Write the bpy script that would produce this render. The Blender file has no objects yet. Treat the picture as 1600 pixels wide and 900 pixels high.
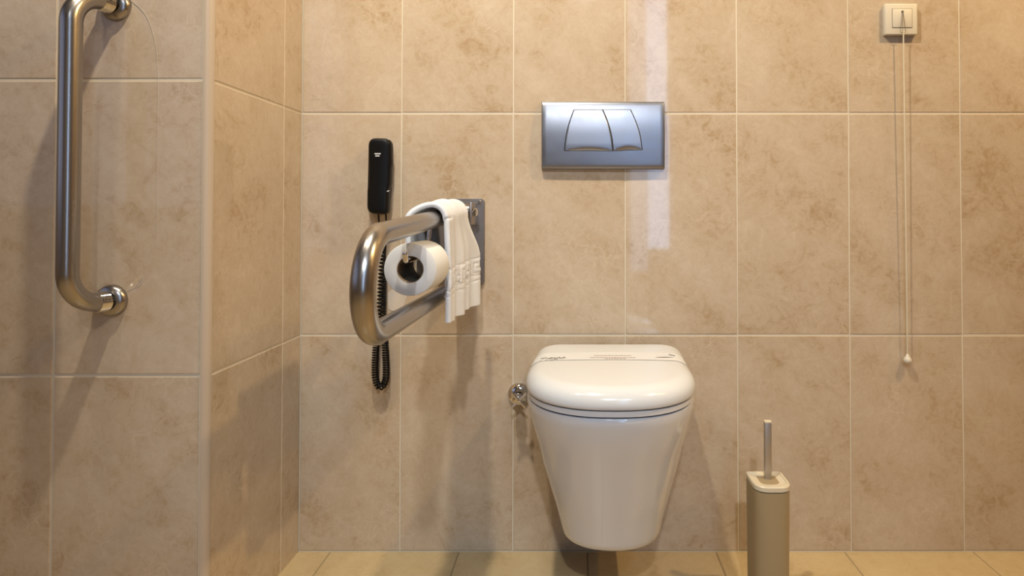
import bpy, bmesh, math, random
from mathutils import Vector, Matrix
from mathutils.bvhtree import BVHTree

random.seed(7)
C = bpy.context.scene.collection
PI = math.pi

# ------------------------------------------------------------------ camera
F = 960.0                       # focal length in pixels of a 1600x900 frame
H = 0.803                       # lens height
CX, TH = 905.0, 0.0165          # principal column, upward pitch
CY = 335.0 - F * math.tan(TH)
WALL = 1.477                    # plane of the wall behind the toilet
STEP = 1.108                    # plane of the projecting wall on the left
SIDE = -0.668                   # plane of the return between the two

cam_d = bpy.data.cameras.new('camera')
cam = bpy.data.objects.new('camera', cam_d)
C.objects.link(cam)
cam.location = (0, 0, H)
cam.rotation_euler = (PI / 2 + TH, 0, 0)
cam_d.sensor_width = 36.0
cam_d.lens = F / 1600 * 36.0
cam_d.shift_x = (800 - CX) / 1600
cam_d.shift_y = (CY - 450) / 1600
cam_d.clip_start = 0.02
bpy.context.scene.camera = cam


def ray(px, py):
    u, v = (px - CX) / F, -(py - CY) / F
    return Vector((u, math.cos(TH) - v * math.sin(TH), math.sin(TH) + v * math.cos(TH)))


def at(px, py, y):
    """point of the room seen at a photo pixel, at distance y from the lens plane"""
    d = ray(px, py)
    return Vector((0, 0, H)) + d * (y / d.y)


# ------------------------------------------------------------------ helpers
ROOTS = {}


def tag(o, label, cat, group=None):
    o['label'] = label
    o['category'] = cat
    if group:
        o['group'] = group
    return o


def thing(name, loc, label, cat, group=None):
    o = bpy.data.objects.new(name, None)
    o.empty_display_size = 0.05
    C.objects.link(o)
    o.location = loc
    ROOTS[o] = Vector(loc)
    return tag(o, label, cat, group)


def obj(name, bm, mats, parent=None, smooth=40, label=None, origin=None):
    """link a bmesh given in room coordinates as one mesh object"""
    bmesh.ops.recalc_face_normals(bm, faces=bm.faces)
    off = ROOTS[parent] if parent else Vector(origin if origin else (0, 0, 0))
    bm.transform(Matrix.Translation(-off))
    me = bpy.data.meshes.new(name)
    bm.to_mesh(me)
    bm.free()
    for m in (mats if isinstance(mats, (list, tuple)) else [mats]):
        me.materials.append(m)
    if smooth:
        me.polygons.foreach_set('use_smooth', [True] * len(me.polygons))
        me.set_sharp_from_angle(angle=math.radians(smooth))
    o = bpy.data.objects.new(name, me)
    C.objects.link(o)
    if parent:
        o.parent = parent
    else:
        o.location = off
    ROOTS[o] = off
    if label:
        o['label'] = label
    return o


def box(bm, lo, hi, bevel=0.0, seg=2, mat=0):
    r = bmesh.ops.create_cube(bm, size=1.0)
    vs = r['verts']
    lo, hi = Vector(lo), Vector(hi)
    for v in vs:
        v.co = Vector([(lo[i] + hi[i]) / 2 + v.co[i] * (hi[i] - lo[i]) for i in range(3)])
    fs = list({f for v in vs for f in v.link_faces})
    if bevel > 0:
        es = list({e for v in vs for e in v.link_edges})
        r = bmesh.ops.bevel(bm, geom=es, offset=bevel, segments=seg, profile=0.5, affect='EDGES')
        fs = [f for f in bm.faces if f.tag is False and any(v in r['verts'] for v in f.verts)] or fs
    for f in fs:
        f.material_index = mat
    return fs


def frame_path(pts):
    """parallel-transport frames along a polyline"""
    n = len(pts)
    T = []
    for i in range(n):
        a, b = pts[max(i - 1, 0)], pts[min(i + 1, n - 1)]
        T.append((b - a).normalized())
    ref = Vector((0, 0, 1)) if abs(T[0].z) < 0.9 else Vector((1, 0, 0))
    N = (ref - T[0] * ref.dot(T[0])).normalized()
    out = []
    for i in range(n):
        if i:
            N = N - T[i] * N.dot(T[i])
            N.normalize()
        out.append((pts[i], T[i], N.copy(), T[i].cross(N)))
    return out


def tube(bm, pts, r, seg=20, caps=True, closed=False, mat=0):
    pts = [Vector(p) for p in pts]
    rs = r if isinstance(r, (list, tuple)) else [r] * len(pts)
    rings = []
    for (p, t, a, b), rr in zip(frame_path(pts), rs):
        rings.append([bm.verts.new(p + (a * math.cos(2 * PI * k / seg) + b * math.sin(2 * PI * k / seg)) * rr)
                      for k in range(seg)])
    for i in range(len(rings) - 1):
        for k in range(seg):
            f = bm.faces.new((rings[i][k], rings[i][(k + 1) % seg], rings[i + 1][(k + 1) % seg], rings[i + 1][k]))
            f.material_index = mat
    if caps:
        for g in (rings[0], rings[-1]):
            bm.faces.new(g).material_index = mat
    return rings


def fillet(pts, radii, n=14):
    """polyline with its inner corners rounded"""
    pts = [Vector(p) for p in pts]
    out = [pts[0]]
    for i in range(1, len(pts) - 1):
        p, a, b = pts[i], (pts[i - 1] - pts[i]), (pts[i + 1] - pts[i])
        r = radii[i - 1]
        a.normalize(); b.normalize()
        ang = a.angle(b)
        d = r / math.tan(ang / 2)
        c = p + (a + b).normalized() * (r / math.sin(ang / 2))
        s, e = p + a * d - c, p + b * d - c
        tot = s.angle(e)
        for k in range(n + 1):
            t = k / n
            out.append(c + (s * math.sin((1 - t) * tot) + e * math.sin(t * tot)) / math.sin(tot))
    out.append(pts[-1])
    return out


def dense(pts, step):
    pts = [Vector(p) for p in pts]
    out = [pts[0]]
    for a, b in zip(pts, pts[1:]):
        n = max(1, int(math.ceil((b - a).length / step)))
        for k in range(1, n + 1):
            out.append(a.lerp(b, k / n))
    return out


def lathe(bm, origin, axis, prof, seg=32, mat=0):
    """revolve (radius, height) pairs about an axis"""
    axis = Vector(axis).normalized()
    ref = Vector((0, 0, 1)) if abs(axis.z) < 0.9 else Vector((1, 0, 0))
    a = (ref - axis * ref.dot(axis)).normalized()
    b = axis.cross(a)
    origin = Vector(origin)
    rings = []
    for r, h in prof:
        if r < 1e-6:
            rings.append([bm.verts.new(origin + axis * h)])
        else:
            rings.append([bm.verts.new(origin + axis * h + (a * math.cos(2 * PI * k / seg) + b * math.sin(2 * PI * k / seg)) * r)
                          for k in range(seg)])
    for p, q in zip(rings, rings[1:]):
        for k in range(seg):
            k2 = (k + 1) % seg
            if len(p) == 1 and len(q) == 1:
                continue
            if len(p) == 1:
                f = bm.faces.new((p[0], q[k], q[k2]))
            elif len(q) == 1:
                f = bm.faces.new((p[k], p[k2], q[0]))
            else:
                f = bm.faces.new((p[k], p[k2], q[k2], q[k]))
            f.material_index = mat
    return rings


def loft(bm, rings, cap0=True, cap1=True):
    vs = [[bm.verts.new(p) for p in r] for r in rings]
    n = len(vs[0])
    for a, b in zip(vs, vs[1:]):
        for k in range(n):
            bm.faces.new((a[k], a[(k + 1) % n], b[(k + 1) % n], b[k]))
    if cap0:
        bm.faces.new(vs[0])
    if cap1:
        bm.faces.new(vs[-1])
    return vs


def B():
    return bmesh.new()


# ------------------------------------------------------------------ materials
def mat(name, base=(0.8, 0.8, 0.8), rough=0.5, metal=0.0, **kw):
    m = bpy.data.materials.new(name)
    m.use_nodes = True
    b = m.node_tree.nodes['Principled BSDF']
    b.inputs['Base Color'].default_value = (*base, 1)
    b.inputs['Roughness'].default_value = rough
    b.inputs['Metallic'].default_value = metal
    for k, v in kw.items():
        b.inputs[k].default_value = v
    return m


def bump(m, scale, strength, dist=0.001, detail=3.0, stretch=(1, 1, 1), kind='NOISE'):
    nt = m.node_tree
    N, L = nt.nodes, nt.links
    tc = N.new('ShaderNodeTexCoord')
    mp = N.new('ShaderNodeMapping')
    mp.inputs['Scale'].default_value = stretch
    L.new(tc.outputs['Object'], mp.inputs['Vector'])
    if kind == 'NOISE':
        tx = N.new('ShaderNodeTexNoise')
        tx.inputs['Detail'].default_value = detail
        out = tx.outputs['Fac']
    else:
        tx = N.new('ShaderNodeTexVoronoi')
        out = tx.outputs['Distance']
    tx.inputs['Scale'].default_value = scale
    L.new(mp.outputs['Vector'], tx.inputs['Vector'])
    bp = N.new('ShaderNodeBump')
    bp.inputs['Strength'].default_value = strength
    bp.inputs['Distance'].default_value = dist
    L.new(out, bp.inputs['Height'])
    L.new(bp.outputs['Normal'], N['Principled BSDF'].inputs['Normal'])
    return tx, out


def vary_rough(m, tx_out, lo, hi):
    N, L = m.node_tree.nodes, m.node_tree.links
    mr = N.new('ShaderNodeMapRange')
    mr.inputs['To Min'].default_value = lo
    mr.inputs['To Max'].default_value = hi
    L.new(tx_out, mr.inputs['Value'])
    L.new(mr.outputs['Result'], N['Principled BSDF'].inputs['Roughness'])


def tile_mat(name, light, mid, dark, rough=0.13, speck=0.6, streak_rot=(0, -0.85, 0)):
    """glazed marbled tile; the vector attribute tile_off shifts the pattern from tile to tile"""
    m = mat(name, mid, rough)
    nt = m.node_tree
    N, L = nt.nodes, nt.links
    bs = N['Principled BSDF']
    tc = N.new('ShaderNodeTexCoord')
    at_ = N.new('ShaderNodeAttribute')
    at_.attribute_name = 'tile_off'
    add = N.new('ShaderNodeVectorMath')
    add.operation = 'ADD'
    L.new(tc.outputs['Object'], add.inputs[0])
    L.new(at_.outputs['Vector'], add.inputs[1])

    def noise(scale, detail, rgh=0.5, dist=0.0, vec=None):
        n = N.new('ShaderNodeTexNoise')
        n.inputs['Scale'].default_value = scale
        n.inputs['Detail'].default_value = detail
        n.inputs['Roughness'].default_value = rgh
        n.inputs['Distortion'].default_value = dist
        L.new(vec or add.outputs[0], n.inputs['Vector'])
        return n.outputs['Fac']

    mp = N.new('ShaderNodeMapping')
    mp.vector_type = 'TEXTURE'
    mp.inputs['Rotation'].default_value = streak_rot
    mp.inputs['Scale'].default_value = (0.45, 1.0, 1.5)
    L.new(add.outputs[0], mp.inputs['Vector'])
    streak = noise(4.2, 4, 0.55, 0.6, mp.outputs['Vector'])
    cloud = noise(7.0, 6, 0.62, 0.5)
    blot = noise(26.0, 9, 0.72, 1.4)
    fine = noise(95.0, 5, 0.7, 0.4)

    def math_(op, a, b):
        n = N.new('ShaderNodeMath')
        n.operation = op
        for i, x in enumerate((a, b)):
            if isinstance(x, (int, float)):
                n.inputs[i].default_value = x
            else:
                L.new(x, n.inputs[i])
        return n.outputs[0]

    s = math_('ADD', math_('MULTIPLY', streak, 0.24), math_('MULTIPLY', cloud, 0.26))
    s = math_('ADD', s, math_('MULTIPLY', blot, 0.33))
    s = math_('ADD', s, math_('MULTIPLY', fine, 0.17))
    rp = N.new('ShaderNodeValToRGB')
    e = rp.color_ramp.elements
    e[0].position, e[0].color = 0.385, (*dark, 1)
    e[1].position, e[1].color = 0.60, (*light, 1)
    k = e.new(0.475)
    k.color = (*mid, 1)
    L.new(s, rp.inputs['Fac'])
    # small pale and rusty crazed flecks
    vo = N.new('ShaderNodeTexVoronoi')
    vo.feature = 'DISTANCE_TO_EDGE'
    vo.inputs['Scale'].default_value = 30
    wn = N.new('ShaderNodeVectorMath')
    wn.operation = 'MULTIPLY_ADD'
    nz = N.new('ShaderNodeTexNoise')
    nz.inputs['Scale'].default_value = 26
    nz.inputs['Detail'].default_value = 4
    L.new(add.outputs[0], nz.inputs['Vector'])
    L.new(nz.outputs['Color'], wn.inputs[0])
    wn.inputs[1].default_value = (0.05, 0.05, 0.05)
    L.new(add.outputs[0], wn.inputs[2])
    L.new(wn.outputs[0], vo.inputs['Vector'])
    mr = N.new('ShaderNodeMapRange')
    mr.inputs['From Max'].default_value = 0.05
    mr.inputs['To Min'].default_value = 1.0
    mr.inputs['To Max'].default_value = 0.0
    L.new(vo.outputs['Distance'], mr.inputs['Value'])
    msk = N.new('ShaderNodeMapRange')
    msk.inputs['From Min'].default_value = 0.50
    msk.inputs['From Max'].default_value = 0.66
    L.new(noise(9.0, 4, 0.6, 0.3), msk.inputs['Value'])
    fl = math_('MULTIPLY', math_('MULTIPLY', mr.outputs[0], msk.outputs[0]), speck)
    mx = N.new('ShaderNodeMix')
    mx.data_type = 'RGBA'
    L.new(fl, mx.inputs[0])
    L.new(rp.outputs['Color'], mx.inputs[6])
    mx.inputs[7].default_value = (*[min(1, c * 1.08) for c in light], 1)
    L.new(mx.outputs[2], bs.inputs['Base Color'])
    bp = N.new('ShaderNodeBump')
    bp.inputs['Strength'].default_value = 0.02
    bp.inputs['Distance'].default_value = 0.004
    L.new(noise(5.0, 1), bp.inputs['Height'])
    L.new(bp.outputs['Normal'], bs.inputs['Normal'])
    return m


M = {}
M['tile'] = tile_mat('wall_tile_glaze', (0.70, 0.565, 0.415), (0.62, 0.475, 0.325), (0.50, 0.345, 0.20), rough=0.05)
M['floor'] = tile_mat('floor_tile_glaze', (0.68, 0.51, 0.28), (0.62, 0.45, 0.23), (0.52, 0.36, 0.17), rough=0.3, speck=0.15)
M['dark_tile'] = tile_mat('brown_tile_glaze', (0.30, 0.22, 0.15), (0.24, 0.17, 0.11), (0.17, 0.11, 0.06), rough=0.2)
M['grout'] = mat('cream_grout', (0.80, 0.69, 0.52), 0.7)
M['floor_grout'] = mat('floor_grout', (0.36, 0.26, 0.14), 0.8)
M['bead'] = mat('cream_corner_bead', (0.60, 0.48, 0.36), 0.3)
M['ceiling'] = mat('ceiling_paint', (0.5, 0.48, 0.45), 0.9)
M['ceramic'] = mat('white_ceramic', (0.79, 0.795, 0.80), 0.12, **{'Coat Weight': 0.4, 'Coat Roughness': 0.05})
M['duroplast'] = mat('white_duroplast', (0.80, 0.80, 0.79), 0.16)
M['steel'] = mat('brushed_steel', (0.40, 0.375, 0.35), 0.27, 1.0)
M['dull_steel'] = mat('dull_steel_plate', (0.36, 0.33, 0.31), 0.42, 1.0)
tx, o_ = bump(M['dull_steel'], 40, 0.08, 0.001, 5, (1, 1, 4))
vary_rough(M['dull_steel'], o_, 0.34, 0.5)
M['satin'] = mat('satin_chrome', (0.31, 0.32, 0.355), 0.33, 1.0)  # slight blue in the base colour stands in for reflected cool light
tx, o_ = bump(M['satin'], 30, 0.06, 0.001, 6)
vary_rough(M['satin'], o_, 0.28, 0.44)
M['chrome'] = mat('chrome', (0.75, 0.74, 0.73), 0.06, 1.0)
M['gap'] = mat('dark_gap', (0.012, 0.012, 0.014), 0.6)
M['black'] = mat('black_plastic', (0.003, 0.003, 0.0033), 0.42, **{'Specular IOR Level': 0.25})
M['rubber'] = mat('black_cord', (0.004, 0.004, 0.004), 0.5, **{'Specular IOR Level': 0.25})
M['label'] = mat('pale_print', (0.75, 0.75, 0.75), 0.6)
M['paper'] = mat('tissue_paper', (0.87, 0.85, 0.80), 0.95)
bump(M['paper'], 260, 0.25, 0.001, 3)
M['card'] = mat('cardboard', (0.30, 0.215, 0.13), 0.9)
M['terry'] = mat('white_terry', (0.93, 0.93, 0.93), 1.0, **{'Sheen Weight': 0.3})
bump(M['terry'], 420, 0.4, 0.002, 2)
M['terry_band'] = mat('woven_band', (0.83, 0.80, 0.77), 0.9)
bump(M['terry_band'], 300, 0.4, 0.001, 2, (1, 4, 1))
M['ivory'] = mat('ivory_plastic', (0.80, 0.72, 0.58), 0.35)
M['cord'] = mat('ivory_cord', (0.80, 0.70, 0.52), 0.7)
M['wire'] = mat('dull_wire', (0.25, 0.21, 0.16), 0.4, 0.6)
M['beige'] = mat('beige_plastic', (0.40, 0.30, 0.165), 0.42)
M['cream'] = mat('cream_plastic', (0.76, 0.66, 0.48), 0.35)
M['satin_rod'] = mat('satin_aluminium', (0.52, 0.48, 0.43), 0.4, 0.85)
M['band'] = mat('waxed_paper_band', (0.81, 0.80, 0.78), 0.4)
M['ink_grey'] = mat('grey_ink', (0.12, 0.10, 0.09), 0.8)
M['ink_red'] = mat('rusty_ink', (0.33, 0.15, 0.08), 0.8)
M['clear'] = mat('milky_film', (0.78, 0.68, 0.56), 0.35)
M['pale_mark'] = mat('pale_line', (0.66, 0.58, 0.49), 0.5)


# ------------------------------------------------------------------ room shell
def tile_wall(name, o, U, V, us, vs, gap_u, gap_v, m, grout, thick=0.06, tilt=0.0016, ext=0.02):
    """slab with a grid of separate bevelled tiles; us / vs are the joint positions"""
    o, U, V = Vector(o), Vector(U), Vector(V)
    N = U.cross(V)              # towards the room
    bm = B()
    lay = bm.faces.layers.float_vector.new('tile_off')
    bev, deep = 0.0013, 0.0011
    for i in range(len(us) - 1):
        for j in range(len(vs) - 1):
            u0, u1, v0, v1 = us[i] + gap_u / 2, us[i + 1] - gap_u / 2, vs[j] + gap_v / 2, vs[j + 1] - gap_v / 2
            off = Vector((random.uniform(-40, 40), random.uniform(-40, 40), random.uniform(-40, 40)))
            tu, tv = random.uniform(-tilt, tilt), random.uniform(-tilt, tilt)
            uc, vc = (u0 + u1) / 2, (v0 + v1) / 2

            def q(u, v, d):
                return bm.verts.new(o + U * u + V * v + N * (d + (u - uc) * tu + (v - vc) * tv))
            top = [q(u0 + bev, v0 + bev, 0), q(u1 - bev, v0 + bev, 0), q(u1 - bev, v1 - bev, 0), q(u0 + bev, v1 - bev, 0)]
            mid = [q(u0, v0, -bev), q(u1, v0, -bev), q(u1, v1, -bev), q(u0, v1, -bev)]
            low = [q(u0, v0, -0.006), q(u1, v0, -0.006), q(u1, v1, -0.006), q(u0, v1, -0.006)]
            fs = [bm.faces.new(top)]
            for a, b in ((top, mid), (mid, low)):
                for k in range(4):
                    fs.append(bm.faces.new((a[k], b[k], b[(k + 1) % 4], a[(k + 1) % 4])))
            for f in fs:
                f[lay] = off
                f.material_index = 0
    # grout bed and slab behind
    c = []
    for d in (-deep, -thick):
        for (u, v) in ((us[0] - ext, vs[0] - ext), (us[-1] + ext, vs[0] - ext), (us[-1] + ext, vs[-1] + ext), (us[0] - ext, vs[-1] + ext)):
            c.append(bm.verts.new(o + U * u + V * v + N * d))
    for idx in ((0, 1, 2, 3), (7, 6, 5, 4), (0, 4, 5, 1), (1, 5, 6, 2), (2, 6, 7, 3), (3, 7, 4, 0)):
        bm.faces.new([c[k] for k in idx]).material_index = 1
    me = bpy.data.meshes.new(name)
    bm.normal_update()
    bm.to_mesh(me)
    bm.free()
    me.materials.append(m)
    me.materials.append(grout)
    ob = bpy.data.objects.new(name, me)
    C.objects.link(ob)
    ob['kind'] = 'structure'
    ROOTS[ob] = Vector((0, 0, 0))
    return ob


PANE_A, PANE_B = 7.0, 0.45
TOP, RIGHT, LEFT, FRONT = 2.45, 2.3, -2.6, -1.5
z1 = at(900, 523.5, WALL).z       # joints of the tile courses
z2 = at(900, 177, WALL).z
course = z2 - z1
vz = [0.0, z1, z2, z2 + course, z2 + 2 * course, TOP]
tw = (at(1502, 350, WALL).x - at(627, 350, WALL).x) / 5
x0 = at(627, 350, WALL).x
ux = [SIDE] + [x0 + tw * k for k in range(11)]
ux = [u for u in ux if u < RIGHT - 0.02] + [RIGHT]
tile_wall('wall_back', (0, WALL, 0), (1, 0, 0), (0, 0, 1), ux, vz, 0.0026, 0.0042, M['tile'], M['grout'])
# return wall, faces right
yj = at(443, 350, WALL).x
yj = SIDE / ((443 - CX) / F)
tile_wall('wall_return', (SIDE, 0, 0), (0, 1, 0), (0, 0, 1), [STEP + 0.012, yj, WALL], vz, 0.0026, 0.0042, M['tile'], M['grout'], ext=0.0)
# projecting wall on the left, faces the camera
xl = at(86, 350, STEP).x
tile_wall('wall_left', (0, STEP, 0), (1, 0, 0), (0, 0, 1), [LEFT, xl - 5 * tw, xl - 4 * tw, xl - 3 * tw, xl - 2 * tw, xl - tw, xl, SIDE - 0.012],
          vz, 0.0034, 0.0046, M['tile'], M['grout'], ext=0.0)
tile_wall('wall_right', (RIGHT, 0, 0), (0, -1, 0), (0, 0, 1), [-WALL + k * (WALL - FRONT) / 12 for k in range(13)], vz, 0.003, 0.0042, M['dark_tile'], M['grout'])
tile_wall('wall_outer', (LEFT, 0, 0), (0, 1, 0), (0, 0, 1), [FRONT + k * (STEP - FRONT) / 11 for k in range(12)], vz, 0.003, 0.0042, M['dark_tile'], M['grout'])

# corner bead on the edge of the projecting wall
bm = B()
ring = []
for z in (0.0, TOP):
    r = []
    for k in range(9):
        a = PI + PI / 2 * k / 8
        r.append(Vector((SIDE - 0.0125 + 0.0135 * math.cos(a - PI), STEP + 0.0125 + 0.0135 * math.sin(a), z)))
    ring.append(r)
pro = []
for k in range(9):
    a = -PI / 2 + PI / 2 * k / 8
    pro.append((SIDE - 0.0115 + 0.0130 * math.cos(a), STEP + 0.0115 + 0.0130 * math.sin(a)))
pro += [(SIDE - 0.004, STEP + 0.0135), (SIDE - 0.0135, STEP + 0.004)]
loft(bm, [[Vector((x, y, z)) for x, y in pro] for z in (0.0, TOP)])
t = obj('trim_1', bm, M['bead'])
t['kind'] = 'structure'

# floor
fx = at(1325, 864, WALL - 0.02).x
fw = 0.306
fu = [fx + fw * k for k in range(-12, 6)]
fu = [LEFT] + [u for u in fu if LEFT + 0.02 < u < RIGHT - 0.02] + [RIGHT]
fv = [FRONT] + [1.33 - 0.306 * k for k in range(11, -1, -1)] + [WALL]
fv = [v for k, v in enumerate(fv) if k == 0 or v > FRONT + 0.02]
tile_wall('floor', (0, 0, 0), (1, 0, 0), (0, 1, 0), fu, fv, 0.0025, 0.0025, M['floor'], M['floor_grout'], tilt=0.0006)
# ceiling
bm = B()
box(bm, (LEFT, FRONT, TOP), (RIGHT, WALL, TOP + 0.06))
c = obj('ceiling', bm, M['ceiling'], smooth=0)
c['kind'] = 'structure'

# caulk line where the tiles meet the floor
bm = B()
loft(bm, [[Vector((x, WALL + 0.002, -0.001)), Vector((x, WALL - 0.0026, -0.001)), Vector((x, WALL - 0.0022, 0.0008)), Vector((x, WALL - 0.0008, 0.0018)), Vector((x, WALL + 0.002, 0.0022))]
          for x in (SIDE, RIGHT)])
t = obj('trim_2', bm, mat('floor_caulk', (0.50, 0.41, 0.28), 0.6), smooth=60)
t['kind'] = 'structure'

# wall behind the camera: a slim bright window in the middle, wider glowing panes added as cool fill round the left corner
WX0, WX1, WZ0, WZ1 = 0.500, 0.650, 0.56, 2.40
bm = B()
box(bm, (LEFT, FRONT - 0.1, 0), (RIGHT, FRONT - 0.06, TOP))
box(bm, (LEFT, FRONT - 0.06, 0), (WX0 - 0.14, FRONT, TOP))
box(bm, (WX1, FRONT - 0.06, 0), (RIGHT, FRONT, TOP))
box(bm, (WX0 - 0.14, FRONT - 0.06, 0), (WX1, FRONT, 0.40))
w = obj('wall_front', bm, mat('painted_plaster', (0.2, 0.17, 0.14), 0.8), smooth=0)
w['kind'] = 'structure'


def pane(name, lo, hi, col, k):
    bm = B()
    box(bm, lo, hi)
    m = mat(name + '_frosted', (0.25, 0.27, 0.3), 0.6)
    bs = m.node_tree.nodes['Principled BSDF']
    bs.inputs['Emission Color'].default_value = (*col, 1)
    bs.inputs['Emission Strength'].default_value = k
    o = obj(name, bm, m, smooth=0)
    o['kind'] = 'structure'


COOL = (0.52, 0.62, 1.0)
pane('window_1', (WX0, FRONT - 0.05, WZ0), (WX1, FRONT - 0.03, WZ1), (0.40, 0.62, 1.0), PANE_A)
pane('window_2', (WX0 - 0.13, FRONT - 0.05, 0.40), (WX0 - 0.005, FRONT - 0.03, WZ1), (0.40, 0.62, 1.0), PANE_A * 0.38)
pane('fill_pane_1', (LEFT + 0.05, FRONT - 0.01, 0.85), (-2.02, FRONT + 0.015, 2.3), COOL, PANE_B)  # unseen glowing panes, this and the next, added as cool fill
pane('fill_pane_2', (LEFT - 0.02, FRONT + 0.012, 0.85), (LEFT + 0.012, 0.65, 2.3), COOL, PANE_B)


# ------------------------------------------------------------------ toilet
TX = 0.0610                      # middle of the toilet


def dshape(w, yf, ys, yb, z, e=2.3, n=28, ns=6, rc=0.0, cx=TX):
    """D outline: straight sides from the rear, half super-ellipse to the front; rc rounds the rear corners"""
    out = []
    for k in range(n + 1):
        a = PI * k / n
        cx_, sx_ = math.cos(a), math.sin(a)
        out.append(Vector((cx + w * math.copysign(abs(cx_) ** (2 / e), cx_), ys - (ys - yf) * abs(sx_) ** (2 / e), z)))
    for k in range(1, ns):
        out.append(Vector((cx - w, ys + (yb - rc - ys) * k / ns, z)))
    for k in range(6):
        a = PI / 2 * k / 5
        out.append(Vector((cx - w + rc - rc * math.cos(a), yb - rc + rc * math.sin(a), z)))
    for k in range(6):
        a = PI / 2 * (1 - k / 5)
        out.append(Vector((cx + w - rc + rc * math.cos(a), yb - rc + rc * math.sin(a), z)))
    for k in range(1, ns):
        out.append(Vector((cx + w, yb - rc + (ys - yb + rc) * k / ns, z)))
    return out


RZ = 0.452                       # top of the bowl rim
toilet = thing('toilet', (TX, WALL, 0.15), 'white wall-hung toilet with its lid closed', 'toilet')
bm = B()
secs = [  # z, half width, front, shoulder, middle
    (RZ, 0.1615, 1.0615, 1.24, .061), (RZ - 0.0015, 0.1635, 1.0595, 1.24, .061), (RZ - 0.010, 0.1640, 1.059, 1.24, .061), (RZ - 0.022, 0.1615, 1.064, 1.24, .061),
    (RZ - 0.05, 0.1560, 1.074, 1.245, .061), (0.36, 0.1465, 1.100, 1.255, .062), (0.31, 0.1370, 1.126, 1.265, .063), (0.26, 0.1250, 1.150, 1.275, .064),
    (0.22, 0.1155, 1.170, 1.285, .065), (0.19, 0.1085, 1.184, 1.290, .0655), (0.165, 0.1035, 1.194, 1.293, .066), (0.154, 0.1010, 1.199, 1.295, .066),
    (0.1495, 0.0975, 1.204, 1.295, .066), (0.148, 0.092, 1.210, 1.297, .066)]
loft(bm, [dshape(w, yf, ys, WALL - 0.001, z, 2.25, rc=0.004, cx=c_) for z, w, yf, ys, c_ in secs])
bowl = obj('bowl', bm, M['ceramic'], toilet, 50)
# seat ring
bm = B()
SB = WALL - 0.035
loft(bm, [dshape(w, yf, 1.235, SB, z, 2.3, rc=0.03) for z, w, yf in
          ((RZ + 0.0030, 0.1615, 1.058), (RZ + 0.0036, 0.1628, 1.0567), (RZ + 0.0125, 0.1630, 1.0565), (RZ + 0.0135, 0.1615, 1.058))])
seat = obj('seat', bm, M['duroplast'], toilet, 50)
# lid: rounded edge rising to a gently crowned top
bm = B()
L0 = RZ + 0.0155
prof = [(0.0035, 0.0), (0.0012, 0.0008), (0.0, 0.003), (0.0, 0.008)]
for k in range(1, 11):
    a = PI / 2 * k / 10
    prof.append((0.034 * (1 - math.cos(a)), 0.008 + 0.0275 * math.sin(a)))
prof += [(0.06, 0.0366), (0.10, 0.0374), (0.135, 0.0377)]
rings = []
for ins, dz in prof:
    w = 0.1655 - ins
    rings.append(dshape(w, 1.0525 + ins, 1.235, SB + 0.004 - ins * 0.75, L0 + dz, 2.35, rc=max(0.036 - ins * 0.3, 0.012) if w > 0.06 else w * 0.5))
loft(bm, rings)
for v in bm.verts:
    v.co.x += 0.010 * max(0.0, v.co.y - 1.25) / 0.2
lid_bm = bm.copy()
lid = obj('lid', bm, M['duroplast'], toilet, 60)
# hinge barrels and buffers fill the gaps under seat and lid
for sx in (-1, 1):
    bm = B()
    tube(bm, [(TX + sx * 0.10, SB + 0.004, RZ + 0.008), (TX + sx * 0.055, SB + 0.004, RZ + 0.008)], 0.0085, 16)
    obj('hinge', bm, M['chrome'], toilet)
    for yy in (1.16, 1.36):
        bm = B()
        lathe(bm, (TX + sx * 0.125, yy, RZ - 0.001), (0, 0, 1), [(0, 0), (0.006, 0), (0.006, 0.0042), (0, 0.0042)], 12)
        obj('seat_buffer', bm, M['duroplast'], toilet)
        bm = B()
        lathe(bm, (TX + sx * 0.120, yy, RZ + 0.013), (0, 0, 1), [(0, 0), (0.006, 0), (0.006, 0.003), (0, 0.003)], 12)
        obj('lid_buffer', bm, M['duroplast'], toilet)

# paper band across the lid
lid_bm.normal_update()
tree = BVHTree.FromBMesh(lid_bm)


def on_lid(x, y, up=0.0007):
    h = tree.ray_cast(Vector((x, y, 1.0)), Vector((0, 0, -1)))
    return None if h[0] is None else h[0] + h[1] * up * (1 if h[1].z > 0 else -1)


bz = H - 0.4985                  # lens above the lid top
y_far, y_near = at(950, 556, 1).y, 0
d1, d2 = ray(950, 555.5), ray(950, 567.5)
y_far, y_near = -d1.y / d1.z * bz, -d2.y / d2.z * bz
bm = B()
grid = []
nx, ny = 80, 6
for i in range(nx + 1):
    x = TX - 0.1605 + 0.321 * i / nx
    row = [on_lid(x, y_near + (y_far - y_near) * j / ny) for j in range(ny + 1)]
    if all(r is not None for r in row):
        grid.append([bm.verts.new(p) for p in row])
for a, b in zip(grid, grid[1:]):
    for j in range(ny):
        bm.faces.new((a[j], b[j], b[j + 1], a[j + 1]))
pb = obj('paper_band', bm, M['band'], None, 0, origin=on_lid(TX, (y_near + y_far) / 2))
tag(pb, 'thin white printed paper band laid across the closed toilet lid', 'paper band')


def marks(name, items, m):
    bm = B()
    for (x, y, dx, dy, rot) in items:
        ca, sa = math.cos(rot), math.sin(rot)
        vs = []
        for (a, b) in ((-dx, -dy), (dx, -dy), (dx, dy), (-dx, dy)):
            p = on_lid(x + a * ca - b * sa, y + a * sa + b * ca, 0.0011)
            if p is None:
                return
            vs.append(bm.verts.new(p))
        bm.faces.new(vs)
    obj(name, bm, m, pb, 0)


def at_lid(px, py):
    d = ray(px, py)
    s = -bz / d.z
    return d.x * s, d.y * s


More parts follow.
